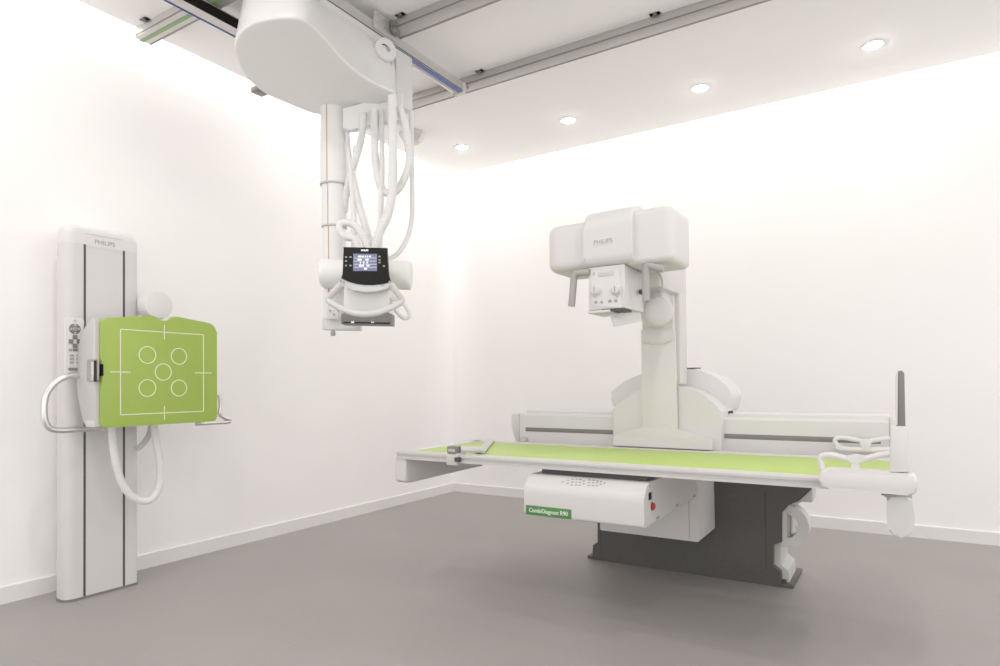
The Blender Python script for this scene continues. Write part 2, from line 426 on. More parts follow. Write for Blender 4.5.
# lighter rear shell of the base
rs = [(x+(-.0 if x < 3 else .035), z) for x, z in bp_]
rs = [(min(max(x, bp_[0][0]+.03), 3.80), z*.995) for x, z in rs]
obj('rear_shell', P(rs, 'y', YB+.05, YB+.34), M['offw'], xt)
fr = at(797, 575, 'z', 0); fl = at(588, 558, 'z', 0)
obj('foot_plate', B((fl.x, YB+.003, 0), (fr.x+.02, YB+.40, .022), .006), M['dgrey'], xt)
for px, py in ((784, 583), (792, 569)):
    q = at(px, py, 'z', .02); obj('anchor_bolt', L(cyl(.016, .02, .003), (q.x, q.y, .02), n=12), M['slot'], xt)
for px in (601, 766):
    q = at(px, 550, 'y', YB); obj('panel_joint', B((q.x-.003, YB-.0012, .03 if px < 700 else .09), (q.x+.003, YB+.002, .55)), M['slot'], base)
# D ring cable guide
ctr = at(787, 524.5, 'y', YB+.06)
bm = bmesh.new(); n = 20
ro, ri = .122, .07
pts = [(ctr.x+ro*math.cos(-PI/2+PI*j/n)*1.0, ctr.z+ro*math.sin(-PI/2+PI*j/n)) for j in range(n+1)]
pts += [(ctr.x+ri*math.cos(PI/2-PI*j/n)*.9, ctr.z+ri*math.sin(PI/2-PI*j/n)*1.0) for j in range(n+1)]
prism(bm, pts, 'y', YB+.02, YB+.14, .006)
prism(bm, [(ctr.x-.03, ctr.z-ro), (ctr.x+.004, ctr.z-ro), (ctr.x+.004, ctr.z+ro), (ctr.x-.03, ctr.z+ro)], 'y', YB+.02, YB+.14)
obj('cable_guide', bm, M['white2'], xt)
q = at(800, 499, 'y', YB+.05); obj('end_stop', B((q.x-.05, YB+.01, q.z-.01), (q.x+.07, YB+.2, q.z+.10), .008), M['offw'], xt)

# rear part of the detector drive: deep box that carries the front console
RU = [(2.70, .297), (3.302, .297), (3.298, .775), (2.70, .775)]
ru = obj('drive_box', P(round_poly(RU, .012, 3), 'y', -2.17, YB), M['white2'], xt)
obj('drive_side_seam', B((3.245, -2.1715, .31), (3.250, -2.169, .57)), M['seam'], ru)
# front console
cx0, cx1, cyf, cz0, cz1 = 2.668, 3.29, -3.05, .546, .742
cp = round_poly([(-2.10, cz0), (cyf, cz0), (cyf, .685), (cyf+.06, cz1), (-2.10, cz1)], [0, .014, .03, .03, 0], 5)
cs = obj('detector_console', P(cp, 'x', cx0, cx1, .012, 3), M['white2'], xt)
obj('gap_shade', B((cx0+.05, cyf+.10, cz1-.004), (cx1-.02, -2.15, .772)), M['slot'], cs)  # dark block standing in for the shade of the gap under the tabletop
for i, (py) in enumerate((518.7, 506.3, 497)):
    px = (657.5, 677, 694)[i]; q = at(px, py-1.2, 'x', cx1)
    obj('catch', B((cx1-.004, q.y-.018, q.z-.006), (cx1+.005, q.y+.018, q.z+.006), .002), M['grey'], cs)
q = at(652, 506.3, 'x', cx1); obj('stop_button', L([(.020, 0), (.020, .004), (.016, .007), (.016, .012), (.011, .015)], (cx1-.001, q.y, q.z), (1, 0, 0), 24), M['red'], cs, 'red emergency stop button')
q = at(649.6, 496, 'x', cx1); obj('key_switch', B((cx1-.001, q.y-.016, q.z-.017), (cx1+.006, q.y+.016, q.z+.017), .003), M['black'], cs)
q = at(649.3, 486, 'x', cx1); obj('indicator', L(cyl(.006, .004, .001), (cx1-.001, q.y, q.z), (1, 0, 0), 12), M['grey'], cs)
# green nameplate
a, b = at(526, 506, 'y', cyf), at(571.5, 517.3, 'y', cyf)
zc = (at(526, 509.5, 'y', cyf).z+at(571.5, 514.5, 'y', cyf).z)/2; hh = .0235
np_ = obj('nameplate', B((a.x, cyf-.003, zc-hh), (b.x, cyf+.001, zc+hh), .001), M['sign'], cs, 'green nameplate with pale lettering')
text('CombiDiagnost R90', .029, ((a.x+b.x)/2, cyf-.0035, zc), (1, 0, 0), (0, 0, 1), M['signt'], np_, sx=.9)
# little control icons on the sloping edge
for i, (px, n_) in enumerate(((563, 1), (567.5, 2), (571.5, 3), (575.5, 3), (579, 3), (583, 2), (588, 3), (592, 3), (596, 3), (600, 2), (604, 1))):
    for j in range(n_):
        p0 = at(px+(j-1)*.8, 483.2+(px-583)*.035+(j-(n_-1)/2)*2.6, 'y', cyf+.03)
        t_ = max(0, min(1, (p0.z-.69)/.045))
        xx = p0.x; yy = cyf+.008+.048*t_; zz = .692+.044*t_
        obj('control_key', oriented(B((-.006, -.004, -.001), (.006, .004, .0015)), (xx, yy, zz), (1, 0, 0), Vector((0, .06, .057)).normalized(), Vector((0, -.057, .06)).normalized()), M['grey'], cs)

# tabletop
tx0, tx1, ty0, ty1 = 1.768, 4.26, -2.985, -2.128
top = obj('tabletop', B((tx0+.06, ty0+.075, ZT-.035), (tx1, ty1-.10, ZT-.003), .003), M['green2'], xt, 'lime green table surface')
def rail(yin, yout, name):
    s = 1 if yout > yin else -1
    pr = [(yin, ZT-.02), (yin, ZT), (yout-s*.006, ZT), (yout, ZT-.005), (yout, ZT-.016), (yout-s*.010, ZT-.019), (yout-s*.010, ZT-.030), (yout-s*.002, ZT-.034), (yout-s*.002, ZT-.044), (yin, ZT-.044)]
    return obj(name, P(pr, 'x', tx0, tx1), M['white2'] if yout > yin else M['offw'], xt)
rail(ty0+.078, ty0, 'side_rail'); rail(ty1-.105, ty1, 'side_rail')
obj('underside', B((tx0+.05, ty0+.09, ZT-.05), (tx1-.02, ty1-.05, ZT-.034)), M['white2'], xt)
obj('table_end', B((tx0+.01, ty0+.07, ZT-.042), (tx0+.062, ty1-.04, ZT), .004), M['white'], xt)
# left cross member under the table end
lb = at(396, 481, 'y', -2.97)
xec = at(406.5, 470, 'y', -2.97).x
ea, eb, ec_ = at(483, 466, 'x', xec), at(491, 461, 'x', xec), at(445, 474.3, 'x', xec)
prof = [(-2.975, ZT-.045), (-2.975, .645), (-2.955, .630), (-2.90, .628), (ec_.y, ec_.z), (ea.y, ea.z), (eb.y, min(eb.z, ZT-.05)), (eb.y+.01, ZT-.045)]
obj('end_carrier', P(prof, 'x', at(395.3, 470, 'y', -2.97).x, at(406.5, 470, 'y', -2.97).x, .012, 3), M['white2'], xt)
# right cross member: paddle shaped end
pd = Y2([(887, 497), (911.5, 497.5), (916, 520), (910.5, 538.5), (891, 537), (885.8, 518)], -2.97)
obj('end_carrier', P(round_poly(pd, [.012, .012, .05, .03, .03, .05], 5), 'y', -2.975, -2.25, .01, 3), M['white'], xt)
pk = Y2([(881, 494.5), (912, 495), (911.5, 501), (890, 499.5)], -2.96)
obj('carrier_neck', P(pk, 'y', -2.965, -2.3), M['seam'], xt)
# clamp on the front rail at the left
a = at(454, 455, 'y', ty0)
cl = obj('rail_clamp', P(round_poly([(ty0-.022, ZT-.055), (ty0-.022, ZT-.005), (ty0-.006, ZT+.01), (ty0+.06, ZT+.01), (ty0+.06, ZT), (ty0, ZT), (ty0, ZT-.055)], .003, 2), 'x', a.x-.035, a.x+.035), M['offw'], xt)
obj('clamp_knob', L(cyl(.022, .05, .004), (a.x-.028, ty0+.0, ZT+.025), (1, 0, 0), 20), M['seam'], cl)
obj('clamp_screw', B((a.x+.022, ty0-.03, ZT-.035), (a.x+.05, ty0+.0, ZT-.01), .004), M['slot'], cl)
bm = B((a.x-.035, ty0-.02, ZT+.008), (a.x+.024, ty0+.035, ZT+.047), .006); obj('clamp_body', bm, M['dkgrey'], cl)
# strap lying across the green top from the clamp to the back rail
bm = bmesh.new(); tube(bm, [(a.x+.03, ty0+.03, ZT+.03), (a.x+.085, ty0+.06, ZT+.028), (a.x+.105, ty0+.12, ZT+.018)], .017, n=10, sm=4)
obj('strap_roll', bm, M['offw'], cl)
q = at(473, 442, 'z', ZT+.01)
p0 = Vector((a.x+.10, ty0+.10, ZT+.004)); p1 = Vector((q.x+.02, ty1-.07, ZT+.004)); wd = Vector((.032, 0, 0))
bm = bmesh.new()
vsn = [bm.verts.new(v) for v in (p0-wd, p0+wd, p1+wd*.8, p1-wd*.8)]; f = bm.faces.new(vsn)
ex = bmesh.ops.extrude_face_region(bm, geom=[f])
for v in [g for g in ex['geom'] if isinstance(g, bmesh.types.BMVert)]: v.co.z += .006
obj('strap', bm, M['offw'], cl)

# right hand end: side consoles, bow shaped grips, post and handle
yh = -3.075
sc_ = Y2([(818.3, 469), (917.5, 474), (917.5, 495.5), (818, 489.5)], yh)
zt_ = (sc_[0][1]+sc_[1][1])/2; zb_ = (sc_[2][1]+sc_[3][1])/2
x0_, x1_ = sc_[0][0], sc_[1][0]
obj('side_console', P(round_poly([(x0_, zb_), (x0_, zt_), (x1_, zt_), (x1_, zb_)], [.05, .05, .03, .03], 6), 'y', yh, yh+.09, .012, 3), M['white'], xt)
yr_ = -2.13
obj('side_console', P(round_poly([(x0_+.06, ZT-.12), (x0_+.06, ZT+.01), (x1_-.02, ZT+.01), (x1_-.02, ZT-.12)], .03, 5), 'y', yr_, yr_+.07, .01, 3), M['white'], xt)
def bow(pts_top, knot, stem, y, r, name):
    bm = bmesh.new()
    for p in pts_top: tube(bm, [at(a, b, 'y', y) for a, b in p], r, n=8, sm=5)
    k_ = Y2(knot, y); prism(bm, smooth_poly(k_, 4), 'y', y-.013, y+.013, .004)
    for s in stem:
        k_ = Y2(s, y); prism(bm, k_, 'y', y-.009, y+.009)
    return obj(name, bm, M['white'], xt)
bow([[(822.5, 471), (821, 464), (820, 459.5), (823, 455.8), (832, 455.2), (842, 457.5), (852, 460)],
     [(862, 460), (872, 457), (882, 454.8), (896, 453.5)]],
    [(847, 455.8), (855, 454.2), (863, 455.8), (866, 458), (861, 461.5), (857, 463), (853, 462.8), (849, 461), (846, 458)],
    [[(851.5, 461), (859.5, 461), (859.5, 471.5), (851.5, 471)]], yh+.04, .0115, 'patient_grip')
bow([[(893, 449.6), (870, 449.4), (848, 449), (838, 446), (835, 441.5), (837, 438.2), (845, 438), (856, 440), (864, 441)],
     [(866, 441.5), (876, 440), (886, 438.8), (896, 438.5)], [(836, 446.5), (841, 449), (870, 449.8), (893, 449.8)]],
    [(860, 439.2), (867, 438.6), (872, 440.5), (870, 445.5), (868.5, 449.8), (862.5, 449.8), (862, 445), (858.5, 441)],
    [], -2.10, .0115, 'patient_grip')
po = Y2([(890.5, 426), (908, 426.5), (910.5, 472), (889.5, 472)], yh+.02)
obj('end_post', P(round_poly(po, .008, 3), 'y', yh+.01, yh+.10, .006), M['white'], xt)
hd = Y2([(895.8, 430), (895.8, 376), (897.5, 371.5), (901.5, 370.3), (904.3, 373), (905.6, 430)], yh+.05)
hp_ = obj('upright_handle', P(round_poly(hd, .004, 3), 'y', yh+.03, yh+.075, .006), M['dkgrey'], xt, 'dark grey upright handle')
hd2 = Y2([(895.2, 425), (895.2, 377), (897, 371), (898, 371), (897.4, 425)], yh+.028)
obj('handle_edge', P(hd2, 'y', yh+.024, yh+.034), M['white2'], hp_)

# long rear beam
yg = -2.03
gz1 = .998; gz0 = .80
gx0, gx1 = at(519.5, 414, 'y', yg).x, at(889, 420, 'y', yg).x
gb0 = at(511.3, 414, 'y', yg).x
bprof = [(yg, gz0-.02), (yg, gz1-.012), (yg+.012, gz1), (yg+.10, gz1), (yg+.105, gz1+.018), (yg+.115, gz1+.024), (yg+.21, gz1+.024), (yg+.22, gz1+.014), (yg+.22, gz0-.02)]
beam = obj('rear_beam', P(bprof, 'x', gx0, gx1), M['white4'], xt)
ec = round_poly([(gb0, gz1-.004), (gx0-.002, gz1-.001), (gx0-.002, gz0-.004), (gb0+.04, gz0-.004), (gb0+.004, gz0+.08)], [.012, 0, 0, .03, .04], 5)
obj('beam_end_cap', P(ec, 'y', yg, yg+.22, .006), M['white2'], beam)
q = at(891.8, 420, 'y', yg)
obj('beam_end_cap', B((gx1+.003, yg-.003, gz0-.02), (gx1+.03, yg+.22, gz1+.01), .005), M['white2'], beam)
obj('cap_joint', B((gx0-.004, yg-.001, gz0-.004), (gx0+.0005, yg+.012, gz1-.002)), M['grey'], beam)
s0, s1 = at(525.5, 430, 'y', yg), at(881, 443, 'y', yg)
zs = .891
obj('beam_slot', B((s0.x, yg-.002, zs-.0145), (s1.x, yg+.02, zs+.0145), .003), M['dkgrey'], beam, 'dark grey toothed guide slot')
bm = bmesh.new()
q = at(524, 441, 'y', yg-.02)
lathe(bm, cyl(.022, .05, .006), (q.x, yg-.04, q.z+.01), (0, 1, 0), 16); box(bm, (q.x-.035, yg-.045, q.z-.014), (q.x+.04, yg, q.z-.004), .002)
obj('beam_stop', bm, M['offw'], beam)
obj('beam_bracket', B((2.75, yg+.03, .68), (3.40, YB+.05, .81), .01), M['offw'], xt)

# column carriage on the beam
yc1 = -2.105
plate = Y2([(613, 452), (612.5, 409), (620, 401.5), (630, 394.5), (643, 387), (660, 383.8), (680, 386.5), (695, 390), (706, 396.5), (715, 404), (721, 411.5), (721.5, 452)], yc1)
zmin = ZT-.05
plate[0] = (plate[0][0], zmin); plate[-1] = (plate[-1][0], zmin)
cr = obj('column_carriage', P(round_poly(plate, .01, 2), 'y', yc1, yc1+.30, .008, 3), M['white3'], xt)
fa = Y2([(612.5, 450), (612.5, 437), (618, 434), (630, 430), (643, 427.8), (655, 427), (668, 428), (682, 430.8), (695, 434.5), (704.5, 438.3), (711, 439.2), (711.5, 452)], -2.172)
fa[0] = (fa[0][0], ZT+.004); fa[-1] = (fa[-1][0], ZT+.004)
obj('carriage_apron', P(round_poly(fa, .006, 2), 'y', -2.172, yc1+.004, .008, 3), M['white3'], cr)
# big arch shaped cover behind
yk = -1.90
ar = Y2([(614, 408), (610, 396), (612, 391), (625, 381), (640, 374.5), (660, 369), (686, 368.5), (702, 371), (716, 377), (728, 387), (732, 395), (728, 412), (700, 415)], yk)
obj('arch_cover', P(round_poly(ar, .02, 4), 'y', yk, yk+.30, .025, 4), M['white'], cr)
qa = at(685.5, 368.2, 'y', yk-.01); qb = at(697, 370, 'y', yk-.01)
obj('cover_gap', B((qa.x, yk-.001, qa.z-.004), (qb.x, yk+.08, qa.z+.003)), M['slot'], cr)
bm = bmesh.new(); tube(bm, [at(a, b, 'y', yk-.02) for a, b in ((722.5, 417), (727, 416), (729, 412.5), (733, 412))], .008, n=8, sm=4)
obj('cable_end', bm, M['slot'], cr)
# the column
cpx = lambda px, py, y: at(px, py, 'y', y)
ycol = -2.13
xl, xr_ = cpx(641, 330, ycol).x, cpx(673.8, 330, ycol).x
xr2 = cpx(684.5, 300, ycol+.03).x
zc1 = 2.02
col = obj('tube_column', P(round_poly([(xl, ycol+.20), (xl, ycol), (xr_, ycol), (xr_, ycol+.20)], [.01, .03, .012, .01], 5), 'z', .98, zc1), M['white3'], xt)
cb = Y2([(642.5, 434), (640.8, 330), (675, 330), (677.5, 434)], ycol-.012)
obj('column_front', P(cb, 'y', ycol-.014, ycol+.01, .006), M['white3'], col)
qs = at(682.3, 384, 'y', ycol+.06)
obj('column_side_rail', B((xr_-.004, ycol+.03, qs.z), (qs.x, ycol+.17, zc1), .006), M['white2'], col)
obj('column_gap', B((xr_+.013, ycol+.012, ZT+.05), (xr_+.016, ycol+.03, qs.z+.005)), M['seam'], col)
# belt dip under the tube
q = at(655, 341, 'y', ycol)
ds = [at(a, b, 'y', ycol-.016) for a, b in ((642, 341.5), (650, 343.5), (660, 343.3), (668, 342), (672.5, 338.5))]
obj('column_lip', T(ds, .006, n=8), M['white2'], col)

# tube head
yt = -2.80
th = lambda px, py, y=yt: at(px, py, 'y', y)
lx0_, lx1_ = th(544.5, 245).x, th(586, 245).x
zl1, zl0 = 2.02, 1.80
# left lobe: rounded end seen from the front
p = round_poly([(lx0_, zl0+.0), (lx0_, zl1), (lx1_+.05, zl1+.01), (lx1_+.05, zl0)], [.10, .09, 0, 0], 7)
def lobe(x0, x1, yf, yb, z0, z1, r, bev, name, m=M['white'], parent=xt):
    sec = round_poly([(yb, z0), (yf, z0), (yf, z1), (yb, z1)], [r, r*.45, r, r], 8)
    return obj(name, P(sec, 'x', x0, x1, bev, 4), m, parent)
def lobe_plan(x0, x1, yf, yb, rr, z0, z1, bl, bev, name, m):    # softly rounded box; bl = inset of left, right ends
    rings = []; N = 6
    prof_ = [(z0+bev*(1-math.sin(PI/2*k/N))*1.0, bev*(1-math.cos(PI/2*(1-k/N)))) for k in range(N+1)]
    prof_ = [(z0+bev-bev*math.cos(PI/2*k/N), bev-bev*math.sin(PI/2*k/N)) for k in range(N+1)]
    prof_ += [(z1-bev+bev*math.sin(PI/2*k/N), bev-bev*math.cos(PI/2*k/N)) for k in range(N+1)]
    for z, d in prof_:
        q = round_poly([(x0+d*bl[0], yb-d), (x0+d*bl[0], yf+d), (x1-d*bl[1], yf+d), (x1-d*bl[1], yb-d)], [max(0, r-d*.6) if r else 0 for r in rr], 8)
        rings.append([(a, b, z) for a, b in q])
    return obj(name, loft(bmesh.new(), rings), m, xt, smooth=50)
hl = lobe_plan(lx0_, lx1_+.05, yt, -2.44, [.06, .085, 0, 0], 1.80, 2.05, (1, 0), .045, 'tube_housing', M['white4'])
cxa, cxb = th(585.5, 240).x, th(634, 240).x
hc = lobe(cxa, cxb, yt-.03, -2.38, 1.80, 2.098, .12, .014, 'tube_cover', M['white4'])
rxa, rxb = th(628, 240).x, th(673, 240).x
hr = lobe_plan(rxa, rxb, yt, -2.48, [0, 0, .045, .05], 1.79, 2.062, (0, 1), .03, 'tube_housing', M['white4'])
q = th(657, 207)
obj('vent_cap', P(round_poly([(rxb-.17, 2.045), (rxb-.155, 2.08), (rxb-.06, 2.08), (rxb-.045, 2.045)], .012, 3), 'y', -2.72, -2.5, .01), M['white'], hr)
q = at(603, 241.5, 'y', yt-.03)
obj('name_panel', B((q.x-.055, yt-.0315, q.z-.016), (q.x+.055, yt-.028, q.z+.018), .001), M['white'], hc)
text('PHILIPS', .032, (q.x, yt-.0325, q.z), (1, 0, 0), (0, 0, 1), M['text'], hc)
# collimator
ycf = yt-.0
c0, c1 = at(588.5, 290, 'y', ycf).x, at(625, 290, 'y', ycf).x
zc0_, zc1_ = at(608, 309, 'y', ycf).z, 1.80
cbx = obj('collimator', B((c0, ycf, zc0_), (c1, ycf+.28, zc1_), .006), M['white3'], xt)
obj('face_plate', P(round_poly(Y2([(591, 270.5), (619.5, 268.7), (622, 308), (593, 305.5)], ycf), .006, 3), 'y', ycf-.004, ycf+.002), M['white'], cbx)
def face(px, py): return at(px, py, 'y', ycf-.004)
q = face(606, 274); obj('scale_window', B((q.x-.042, ycf-.006, q.z-.012), (q.x+.042, ycf-.003, q.z+.012), .001), M['offw'], cbx)
q = face(594, 274); obj('indicator', B((q.x-.004, ycf-.006, q.z-.008), (q.x+.004, ycf-.003, q.z+.008)), M['seam'], cbx)
for px, py in ((596, 291), (616.5, 290)):
    q = face(px, py); obj('aperture_knob', L([(.030, 0), (.030, .006), (.025, .008), (.022, .022), (.018, .026)], (q.x, ycf-.003, q.z), (0, -1, 0), 24), M['white2'], cbx)
    obj('knob_pointer', B((q.x-.002, ycf-.031, q.z-.018), (q.x+.002, ycf-.027, q.z+.018)), M['grey'], cbx)
for px, py in ((596, 302.2), (602, 302), (610, 301), (616, 300.8)):
    q = face(px, py); obj('push_button', L(cyl(.0075, .008, .002), (q.x, ycf-.003, q.z), (0, -1, 0), 14), M['grey'], cbx)
for px, py in ((594.5, 285.5), (594.5, 297), (617, 284), (617, 297)):
    q = face(px, py); obj('marker', L(cyl(.004, .004, .001), (q.x, ycf-.002, q.z), (0, -1, 0), 10), M['seam'], cbx)
lp = [at(a, b, 'y', ycf-.01) for a, b in ((590, 309), (608, 315))]
obj('front_lip', B((c0, ycf-.015, zc0_-.018), (c0+.12, ycf+.18, zc0_-.004), .003), M['white2'], cbx)
obj('slot', B((c0+.07, ycf-.002, zc0_-.012), (c1-.01, ycf+.12, zc0_+.001)), M['slot'], cbx)
# tilted plate under the collimator
fl_ = [at(a, b, 'y', y) for a, b, y in ((609.5, 315, ycf+.01), (614, 327, ycf+.02), (640, 321.8, ycf+.26), (639.5, 309.5, ycf+.26))]
bm = bmesh.new(); v4 = [bm.verts.new(p) for p in fl_]; f = bm.faces.new(v4); bm.normal_update(); nf = f.normal.copy()
ex = bmesh.ops.extrude_face_region(bm, geom=[f])
for v in [g for g in ex['geom'] if isinstance(g, bmesh.types.BMVert)]: v.co += nf*.008
obj('tilted_plate', bm, M['white2'], cbx)
# grey handles left and right of the collimator
gl = [at(a, b, 'y', yt+.0) for a, b in ((590, 272.5), (579, 273), (574.5, 276), (573.5, 283), (572.5, 295), (571.5, 306.5))]
obj('steering_handle', T(gl, .0185, n=12), M['grey'], xt, 'grey steering handle')
gr = [at(a, b, 'y', yt+.02) for a, b in ((664, 269), (654, 267), (648.5, 265.5), (646.5, 270), (646, 283), (646, 301))]
obj('steering_handle', T(gr, .0185, n=12), M['grey'], xt, 'grey steering handle')
gh = [at(a, b, 'y', -2.55) for a, b in ((650, 268), (658, 272), (662, 281), (661, 290), (655, 296.5), (649, 297))]
obj('cable_loop', T(gh, .005, n=8), M['seam'], xt)
kk = [at(a, b, 'y', -2.62) for a, b in ((627, 267), (634, 270.5), (639, 270.5), (642, 273))]
obj('short_cable', T(kk, .006, n=8), M['seam'], xt)
q = at(641.5, 292, 'y', -2.6); obj('cable_plug', B((q.x-.008, -2.62, q.z-.012), (q.x+.01, -2.58, q.z+.012), .003), M['slot'], xt)
# arm and knuckle joining the head to the column
q = at(657.5, 311.5, 'y', -2.40)
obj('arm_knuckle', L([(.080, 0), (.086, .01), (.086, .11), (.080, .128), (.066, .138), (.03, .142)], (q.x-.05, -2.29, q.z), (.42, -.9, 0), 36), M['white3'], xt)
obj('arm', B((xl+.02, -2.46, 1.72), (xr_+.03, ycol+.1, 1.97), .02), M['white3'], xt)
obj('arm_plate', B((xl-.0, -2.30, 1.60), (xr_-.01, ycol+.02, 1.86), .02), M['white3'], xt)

# ------------------------------------------------------------------ ceiling rails and bridge
def xrail(x0, x1, y, label, clips, strip=False):
    t = empty('ceiling_rail', (x0, y, H), label, 'rail', 'ceiling rails of the tube crane')
    w = .05
    pr = [(y-w, 3.472), (y-w, 3.52), (y-w+.008, 3.527), (y-w+.008, H), (y+w-.008, H), (y+w-.008, 3.527), (y+w, 3.52), (y+w, 3.472), (y+.035, 3.467), (y-.035, 3.467)]
    obj('profile', P(pr, 'x', x0, x1), M['alu'] if strip else M['alu3'], t)
    obj('running_groove', B((x0+.002, y-w-.001, 3.478), (x1, y-w+.004, 3.488)), M['dkgrey'], t)
    obj('lower_edge', B((x0+.002, y+w-.006, 3.4645), (x1, y+w+.0015, 3.473)), M['grey'], t)
    for cxp in clips:
        bm = B((cxp-.035, y-w-.03, 3.542), (cxp+.035, y-w+.01, H), .003); lathe(bm, cyl(.014, .014, .002), (cxp, y-w-.014, 3.53), n=10)
        obj('ceiling_clip', bm, M['dkgrey'], t)
    if strip: obj('colour_strip', B((x0, y-.022, 3.4635), (x1, y+.004, 3.4675)), M['rgreen'], t, 'soft green strip')
    return t
rC = xrail(.115, 4.5, -3.555, 'pale ceiling rail with green strip, nearest the camera at upper left', [.25, 1.2], True)
obj('rail_foot', B((.24, -3.495, 3.522), (.27, -3.445, H), .003), M['grey'], rC)
rA = xrail(.22, 4.6, -2.715, 'grey aluminium ceiling rail behind the crane bracket, middle of three', [at(404, 21, 'z', 3.52).x, 2.9])
rB = xrail(.22, 5.4, -1.845, 'grey aluminium ceiling rail nearest the back wall', [at(481, 75, 'z', 3.52).x, at(656, 19, 'z', 3.52).x, 3.9])
for rr, yy in ((rA, -2.715), (rB, -1.845)):
    bm = B((.15, yy-.05, 3.43), (.24, yy+.05, 3.47), .004); box(bm, (.21, yy-.055, 3.502), (.25, yy-.01, 3.542), .006); lathe(bm, cyl(.02, .03, .004), (.24, yy-.07, 3.507), (0, 1, 0), 14)
    obj('end_stop', bm, M['dkgrey'], rr)
br = empty('crane_bridge', (1.17, -2.7, 3.452), 'grey bridge of two beams with blue and black edges, slung under the ceiling rails', 'bridge')
for bx, nm in ((1.515, 'r'), (.835, 'l')):
    pr = [(bx-.05, 3.397), (bx-.05, 3.457), (bx+.045, 3.457), (bx+.045, 3.387), (bx-.02, 3.387)]
    bo = obj('bridge_beam', P(pr, 'y', -4.4, -1.97), M['alu'], br)
    if nm == 'r':
        obj('edge_strip', B((bx+.004, -4.4, 3.383), (bx+.043, -1.985, 3.388)), M['blue'], bo, 'blue strip')
        obj('beam_groove', B((bx+.0445, -4.4, 3.39), (bx+.0465, -1.99, 3.396)), M['slot'], bo)
        obj('inner_groove', B((bx-.02, -4.4, 3.385), (bx-.012, -1.99, 3.3885)), M['seam'], bo)
    else:
        obj('edge_strip', B((bx+.0455, -4.4, 3.387), (bx+.049, -1.985, 3.447)), M['black'], bo, 'black strip')
        obj('edge_strip', B((bx-.05, -4.4, 3.39), (bx-.054, -1.985, 3.402)), M['blue'], bo, 'thin blue strip')
    obj('beam_end', B((bx-.052, -1.972, 3.382), (bx+.047, -1.94, 3.462), .004), M['white2'], bo)
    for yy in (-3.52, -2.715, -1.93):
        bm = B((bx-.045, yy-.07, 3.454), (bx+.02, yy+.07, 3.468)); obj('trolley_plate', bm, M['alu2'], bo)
q = at(384, 26, 'x', 1.562)
bm = B((1.562, q.y-.10, 3.412), (1.568, q.y+.13, 3.522), .002)
hb = obj('hanger_plate', bm, M['alu'], br)
for dy in (-.07, .0, .07):
    for z in (3.452, 3.502): obj('rivet', L(cyl(.006, .004, .001), (1.567, q.y+dy, z), (1, 0, 0), 8), M['grey'], hb)
bm = bmesh.new()
for dz in (0, .042): lathe(bm, cyl(.019, .04, .005), (1.60, -2.80, 3.452+dz), (0, 1, 0), 14)
box(bm, (1.568, -2.78, 3.44), (1.605, -2.73, 3.52), .005); obj('roller_block', bm, M['dkgrey'], br)
# ------------------------------------------------------------------ crane carriage with its telescopic column
ct = empty('ceiling_tube_crane', (1.2, -2.9, 3.3), 'white ceiling hung x-ray crane with telescopic column, hoses and black control panel', 'x-ray crane')
PN = Vector((0, .12, 1)).normalized(); P0 = Vector((1.18, -2.9, 3.003))      # the underside falls gently towards the column
def on_under(px, py):
    d = ray(px, py); return CAM+d*((P0-CAM).dot(PN)/d.dot(PN))
foot = [on_under(a, b) for a, b in ((234, 48), (236.5, 37), (243, 28), (255, 21.5), (276, 17), (300, 18), (315, 28), (328, 42), (345, 61), (368, 79), (396, 94), (382, 102), (365, 108), (346, 113.5), (320, 114.5), (302, 109), (285, 102), (270, 95.5), (257, 87), (246, 76), (238, 62))]
foot = [Vector(p) for p in smooth_poly([tuple(p) for p in foot], 4)]
fc = sum(foot, Vector())/len(foot)
ZTOP = 3.385
def ring_at(t, k=1.0):
    out = []
    for p in foot:
        q = fc+(p-fc)*k
        z = p.z+(ZTOP-p.z)*t
        lim = 1.85-(1.85-1.562)*min(1, t*1.15)
        x = min(q.x, lim) if q.x > 1.3 else q.x+.015*t
        y = q.y+(.05*t if q.y < -3.4 else 0)
        out.append((x, y, z))
    return out
rings = [ring_at(.012, 1.0), ring_at(.05, 1.006), ring_at(.12), ring_at(.35), ring_at(.65), ring_at(.88), ring_at(1.0)]
cv = obj('carriage_cover', loft(bmesh.new(), rings), M['white'], ct, smooth=55)
under = [[tuple(fc+(p-fc)*k-PN*dz) for p in foot] for k, dz in ((1.0, -.006), (.992, .003), (.97, .007), (.93, .008))]
obj('underside_cover', loft(bmesh.new(), under), M['crane'], cv, smooth=55)  # paler white than the sides, bounce light put into the colour
obj('cover_end', B((1.30, -2.72, 3.017), (1.56, -2.555, 3.385), .012), M['white'], cv)
# spring balancer for the hose
q = at(388.5, 50, 'x', 1.68)
bl_ = obj('hose_balancer', L([(.066, 0), (.070, .004), (.070, .035), (.064, .042)], (1.64, q.y, q.z), Vector((.85, -.35, 0)), 32), M['white'], ct)
nn = Vector((.85, -.35, 0)).normalized(); cpos = Vector((1.64, q.y, q.z))+nn*.042
obj('balancer_screw', L(cyl(.014, .012, .003), cpos+Vector((.0, .012, .0)), nn, 12), M['grey'], bl_)
bm = bmesh.new(); tt = nn.cross(Vector((0, 0, 1))); 
tube(bm, [cpos+tt*.03+Vector((0, 0, .018))+nn*.002, cpos+tt*.01+Vector((0, 0, .02))+nn*.003, cpos-tt*.012+Vector((0, 0, .008))+nn*.003], .004, n=6, sm=3)
obj('balancer_spring', bm, M['slot'], bl_)
dH = 3.95
obj('balancer_cord', T([at(391.5, 60, 'x', 1.66), dp(391.8, 78, dH-.06), dp(392, 98, dH-.05)], .0022, n=6, sm=3), M['seam'], ct)
